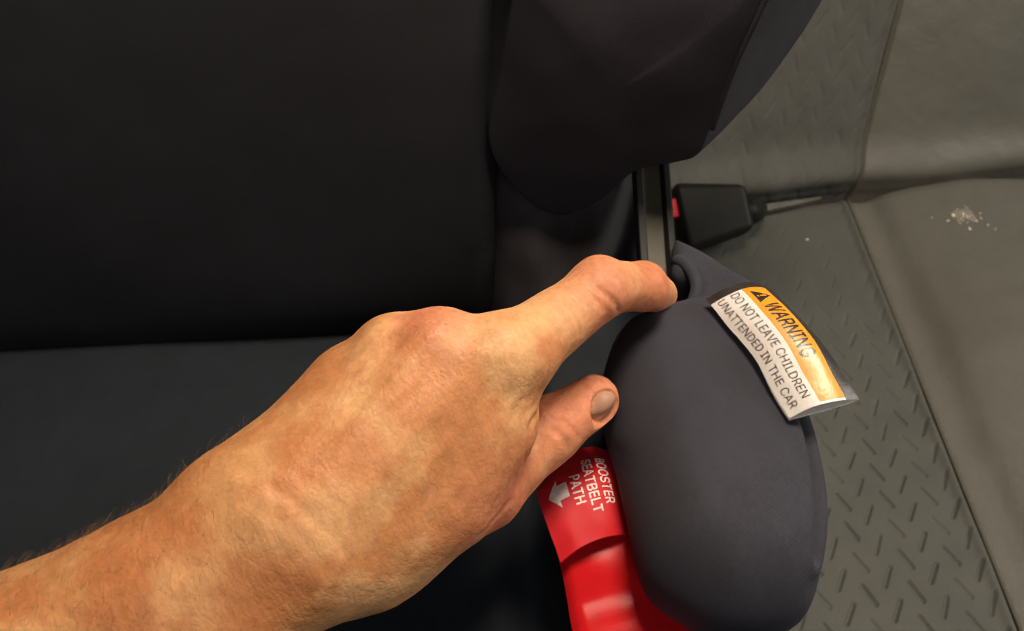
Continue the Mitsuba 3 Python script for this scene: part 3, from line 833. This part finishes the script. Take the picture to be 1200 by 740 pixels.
def arm_sdf(p):
    p = np.asarray(p, np.float32)
    d = None
    # forearm: flattened, two overlapping tapered bones
    for o0, o1, r0, r1 in ((-0.010, -0.009, 0.0275, 0.0200), (0.010, 0.0085, 0.0290, 0.0205)):
        c = capsule(p, FO1 + wide * o0 * 1.1, WR + wide * o1, r0, r1)
        e = capsule(p, FO0 + wide * o0 * 1.3, FO1 + wide * o0 * 1.1, r0 + 0.003, r0)
        c = smin(c, e, 0.01)
        d = c if d is None else smin(d, c, 0.012)
    d = smin(d, ball(p, np.array((-0.0951, 0.1507, 0.2102)), 0.0125), 0.012)          # end of the ulna
    rad = dict(index=(0.0165, 0.0120), middle=(0.0170, 0.0125), ring=(0.0160, 0.0114), little=(0.0150, 0.0104))
    for k in ('index', 'middle', 'ring', 'little'):
        d = smin(d, capsule(p, CP[k], MC[k], *rad[k]), 0.016)
    # flesh between the bones keeps the back of the hand even
    for a, b, r in (('index', 'middle', 0.0115), ('middle', 'ring', 0.0110), ('ring', 'little', 0.0105)):
        m0 = (np.array(MC[a]) + MC[b]) / 2 * 0.86 + (np.array(CP[a]) + CP[b]) / 2 * 0.14
        m1 = (np.array(CP[a]) + CP[b]) / 2
        d = smin(d, capsule(p, m1, m0, r + 0.003, r), 0.014)
    # palm pad and thumb root
    d = smin(d, capsule(p, (-0.0527, 0.1613, 0.1787), (-0.0204, 0.1915, 0.1996), 0.017, 0.014), 0.014)
    d = smin(d, capsule(p, TH[0], TH[1], 0.0172, 0.0135), 0.016)
    d = smin(d, capsule(p, (-0.0719, 0.1420, 0.1879), TH[0], 0.0175, 0.0175), 0.016)
    # first web muscle between thumb and index bones
    d = smin(d, capsule(p, (-0.0385, 0.1531, 0.1931), (-0.0099, 0.1748, 0.2056), 0.015, 0.0125), 0.016)
    d = smin(d, capsule(p, (-0.0247, 0.1550, 0.1935), (-0.0071, 0.1732, 0.2083), 0.0125, 0.0105), 0.010)
    # thumb
    th = smin(capsule(p, TH[1], TH[2], 0.0132, 0.0117), capsule(p, TH[2], TH[3], 0.0114, 0.0098), 0.006)
    d = smin(d, th, 0.004)
    # index finger
    ix = smin(capsule(p, IX[0], IX[1], 0.0130, 0.0107), capsule(p, IX[1], IX[2], 0.0102, 0.0091), 0.005)
    ix = smin(ix, capsule(p, IX[2], IX[3], 0.0090, 0.0078), 0.004)
    ix = smin(ix, ball(p, np.array((0.0317, 0.2176, 0.2282)), 0.0066), 0.006)
    d = smin(d, ix, 0.010)
    # knuckles
    for c, r in (((-0.0249, 0.1897, 0.2339), 0.0088), ((-0.0412, 0.1935, 0.2293), 0.0086), ((-0.0573, 0.1887, 0.2177), 0.0080), ((-0.0030, 0.1864, 0.2307), 0.0092)):
        d = smin(d, ball(p, np.array(c), r), 0.009)
    # the three curled fingers under the palm
    for pts, rr in (((MC['middle'], (-0.0180, 0.2183, 0.1949), (-0.0174, 0.2093, 0.1723), (-0.0257, 0.1913, 0.1771)), (0.0115, 0.0100, 0.0088, 0.0078)),
                    ((MC['ring'], (-0.0413, 0.2190, 0.1886), (-0.0396, 0.2075, 0.1678), (-0.0425, 0.1887, 0.1718)), (0.0110, 0.0096, 0.0084, 0.0074)),
                    ((MC['little'], (-0.0611, 0.2082, 0.1851), (-0.0580, 0.2007, 0.1695), (-0.0559, 0.1836, 0.1752)), (0.0102, 0.0086, 0.0075, 0.0067))):
        f = None
        for i in range(3):
            c = capsule(p, pts[i], pts[i + 1], rr[i], rr[i + 1])
            f = c if f is None else smin(f, c, 0.003)
        d = smin(d, f, 0.004)
    # tendons to the knuckles and two veins, faint
    for a, b, r in (((-0.0553, 0.1408, 0.2180), (-0.0120, 0.1804, 0.2326), 0.0030), ((-0.0602, 0.1438, 0.2209), (-0.0266, 0.1864, 0.2377), 0.0030), ((-0.0684, 0.1475, 0.2210), (-0.0432, 0.1869, 0.2327), 0.0028)):
        d = smin(d, capsule(p, a, b, r, r), 0.008)
    return d


arm = sdf_mesh(arm_sdf, (-0.235, 0.045, 0.125), (0.085, 0.265, 0.275), 0.0020, subdivide=1)
V = np.array(arm.vertices)
N = np.array(arm.vertex_normals)
up_idx = np.where(N @ np.array([0, -0.7, 0.7]) > 0.1)[0]
tree_up = cKDTree(V[up_idx])


def crease(pts, depth, width, ridge=0.5):
    c = open_curve(np.array(pts, float), 60)
    _, i = tree_up.query(c)
    c = V[up_idx][i]
    c = np.stack([np.convolve(np.pad(c[:, k], 3, mode='edge'), np.ones(7) / 7, 'valid') for k in range(3)], 1)
    t = cKDTree(c)
    d, j = t.query(V, distance_upper_bound=width * 5)
    ends = np.sin(np.pi * (np.minimum(j, 59) + 2) / 63) ** 0.6
    d = np.where(np.isfinite(d), d, 9)
    return (-depth * np.exp(-(d / width) ** 2) + ridge * depth * np.exp(-((d - 2.1 * width) / (1.1 * width)) ** 2)) * ends


D = np.zeros(len(V))
# folds over the bent index joint
D += crease([(0.0257, 0.2143, 0.2368), (0.0293, 0.2088, 0.2343), (0.0346, 0.2077, 0.2291), (0.0368, 0.2088, 0.2218)], 0.00045, 0.0010)
D += crease([(0.0313, 0.2207, 0.2360), (0.0352, 0.2135, 0.2346), (0.0388, 0.2119, 0.2275)], 0.00025, 0.0009)
D += crease([(0.0231, 0.2115, 0.2356), (0.0266, 0.2058, 0.2342), (0.0296, 0.2051, 0.2280)], 0.0004, 0.0009)
D += crease([(0.0473, 0.2274, 0.2259), (0.0496, 0.2215, 0.2244), (0.0515, 0.2191, 0.2178)], 0.0002, 0.0009)
D += crease([(0.0056, 0.2028, 0.2397), (0.0097, 0.1929, 0.2384), (0.0150, 0.1901, 0.2302)], 0.00035, 0.0012)
# web folds between thumb and index
D += crease([(0.0032, 0.1804, 0.2110), (-0.0001, 0.1717, 0.2124), (-0.0011, 0.1677, 0.2085), (-0.0040, 0.1644, 0.1998)], 0.0006, 0.0011, 0.7)
D += crease([(-0.0016, 0.1803, 0.2207), (-0.0038, 0.1713, 0.2189), (-0.0044, 0.1659, 0.2123)], 0.00035, 0.0012)
D += crease([(-0.0071, 0.1640, 0.2105), (-0.0097, 0.1596, 0.2035), (-0.0136, 0.1570, 0.1968)], 0.0004, 0.0013)
# wrist folds
D += crease([(-0.0866, 0.1505, 0.2211), (-0.0719, 0.1407, 0.2241), (-0.0609, 0.1332, 0.2183), (-0.0558, 0.1295, 0.2050)], 0.0003, 0.0015, 0.2)
D += crease([(-0.0812, 0.1424, 0.2188), (-0.0685, 0.1331, 0.2182), (-0.0629, 0.1279, 0.2063)], 0.0002, 0.0016)
D += crease([(-0.0764, 0.1528, 0.2233), (-0.0595, 0.1410, 0.2230), (-0.0479, 0.1341, 0.2136)], 0.0002, 0.0016)
D += crease([(-0.0043, 0.1556, 0.1899), (-0.0131, 0.1519, 0.1891), (-0.0218, 0.1492, 0.1893)], 0.0004, 0.0012)
D += crease([(0.0072, 0.1939, 0.1935), (0.0127, 0.1862, 0.1917), (0.0182, 0.1849, 0.1834)], 0.0005, 0.0011)
D += crease([(0.0039, 0.1922, 0.1919), (0.0088, 0.1834, 0.1918), (0.0138, 0.1817, 0.1831)], 0.0004, 0.0010)
# veins
for pts in ([(-0.0382, 0.1405, 0.2114), (-0.0297, 0.1537, 0.2186), (-0.0184, 0.1651, 0.2241), (-0.0135, 0.1759, 0.2317)], [(-0.0554, 0.1527, 0.2232), (-0.0450, 0.1652, 0.2270), (-0.0347, 0.1740, 0.2299), (-0.0326, 0.1818, 0.2332)],
            ):
    D -= crease(pts, 0.0004, 0.0022, 0.0)
D += 0.0013 * smooth_noise(V, 60, 5, 2) + 0.0002 * smooth_noise(V, 260, 8, 2)
# loose fine wrinkles across the back of the hand
q = V @ np.array([0.62, -0.55, -0.1])
D += 0.00008 * np.sin(q * 2 * np.pi / 0.0042 + 6 * smooth_noise(V, 90, 21, 2)) * np.clip(smooth_noise(V, 45, 33, 2) * 3 + 0.5, 0, 1)
# thumb nail, a curved plate set in the end of the thumb
nc = np.array((0.0323, 0.1951, 0.1850))
nz = np.array((0.0380, 0.1860, 0.1859)) - np.array((0.0292, 0.2013, 0.1826))
tdir = np.array(TH[3]) - np.array(TH[2])
Rn = frame(tdir, nz)
uu, vv = np.meshgrid(np.linspace(-1, 1, 26), np.linspace(-1, 1, 26), indexing='ij')
lx, ly = 0.0058 * uu * np.sqrt(1 - 0.35 * vv ** 2), 0.0050 * vv * np.sqrt(1 - 0.30 * uu ** 2)
lz = -0.0031 * vv ** 2 - 0.0016 * uu ** 2
nc_ = nc + 0.0009 * Rn[:, 2]
Pn = nc_ + np.stack([lx, ly, lz], -1) @ Rn.T
add('person__thumbnail', slab(Pn, -0.0012 * Rn[:, 2]), 'm_nail', smooth=60)

ql = (V + N * D[:, None] - nc_) @ Rn
rr_ = np.hypot(ql[:, 0] / 0.0058, ql[:, 1] / 0.0050)
tz = -0.0031 * (ql[:, 1] / 0.0050) ** 2 - 0.0016 * (ql[:, 0] / 0.0058) ** 2 - 0.0004
bed = (rr_ < 1.5) & (ql[:, 2] > -0.006) & (ql[:, 2] > tz)
ra = np.linspace(0, 2 * np.pi, 60)
rim_ = nc_ + np.stack([0.0060 * np.cos(ra), 0.0051 * np.sin(ra), -0.0012 + 0 * ra], 1) @ Rn.T
dn, _ = cKDTree(rim_).query(V)
D += -0.0004 * np.exp(-(dn / 0.0007) ** 2)
Vd = V + N * D[:, None]
Vd[bed] -= ((ql[bed, 2] - tz[bed]) * np.clip((1.5 - rr_[bed]) / 0.42, 0, 1) ** 1.5)[:, None] * Rn[:, 2]
arm.vertices = Vd
add('person__arm', arm, 'm_skin', smooth=True)

# short hairs on the forearm, fewer on the hand
hv = np.array(arm.vertices)
w = np.clip((-0.085 - hv[:, 0]) / 0.04, 0.0, 1) + 0.0 * (hv[:, 0] < -0.01) * (hv[:, 2] > 0.23)
w = w * np.clip(N @ np.array([0, -0.5, 0.8]) + 0.75, 0, 1) * (hv[:, 0] > -0.215)
pick = rng.choice(len(hv), 1900, replace=False, p=w / w.sum())
axis = WR - FO1
axis = axis / np.linalg.norm(axis)
HV, HF = [], []
for k, i in enumerate(pick):
    n_ = N[i]
    L_ = rng.uniform(0.002, 0.0055)
    t = axis * 0.9 + wide * (-0.45 + 0.6 * rng.normal()) + 0.45 * rng.normal(size=3)
    t = t - n_ * (t @ n_)
    t /= np.linalg.norm(t)
    p0 = hv[i] - n_ * 0.0003
    pts = [p0, p0 + L_ * (0.35 * t + 0.38 * n_), p0 + L_ * (0.72 * t + 0.58 * n_), p0 + L_ * (1.05 * t + 0.62 * n_)]
    s_ = np.cross(t, n_)
    for j, (pp, r) in enumerate(zip(pts, (0.000045, 0.00004, 0.00003, 0.00001))):
        for a in (0, 2.094, 4.189):
            HV.append(pp + r * (math.cos(a) * s_ + math.sin(a) * n_))
    b = k * 12
    for j in range(3):
        for a in range(3):
            c0, c1 = b + 3 * j + a, b + 3 * j + (a + 1) % 3
            HF += [[c0, c1, c1 + 3], [c0, c1 + 3, c0 + 3]]
add('person__arm_hair', trimesh.Trimesh(np.array(HV), np.array(HF), process=False), 'm_hair', smooth=False)
labels['person__arm_hair'] = {'label': 'short fair brown hairs on the forearm', 'kind': 'stuff'}
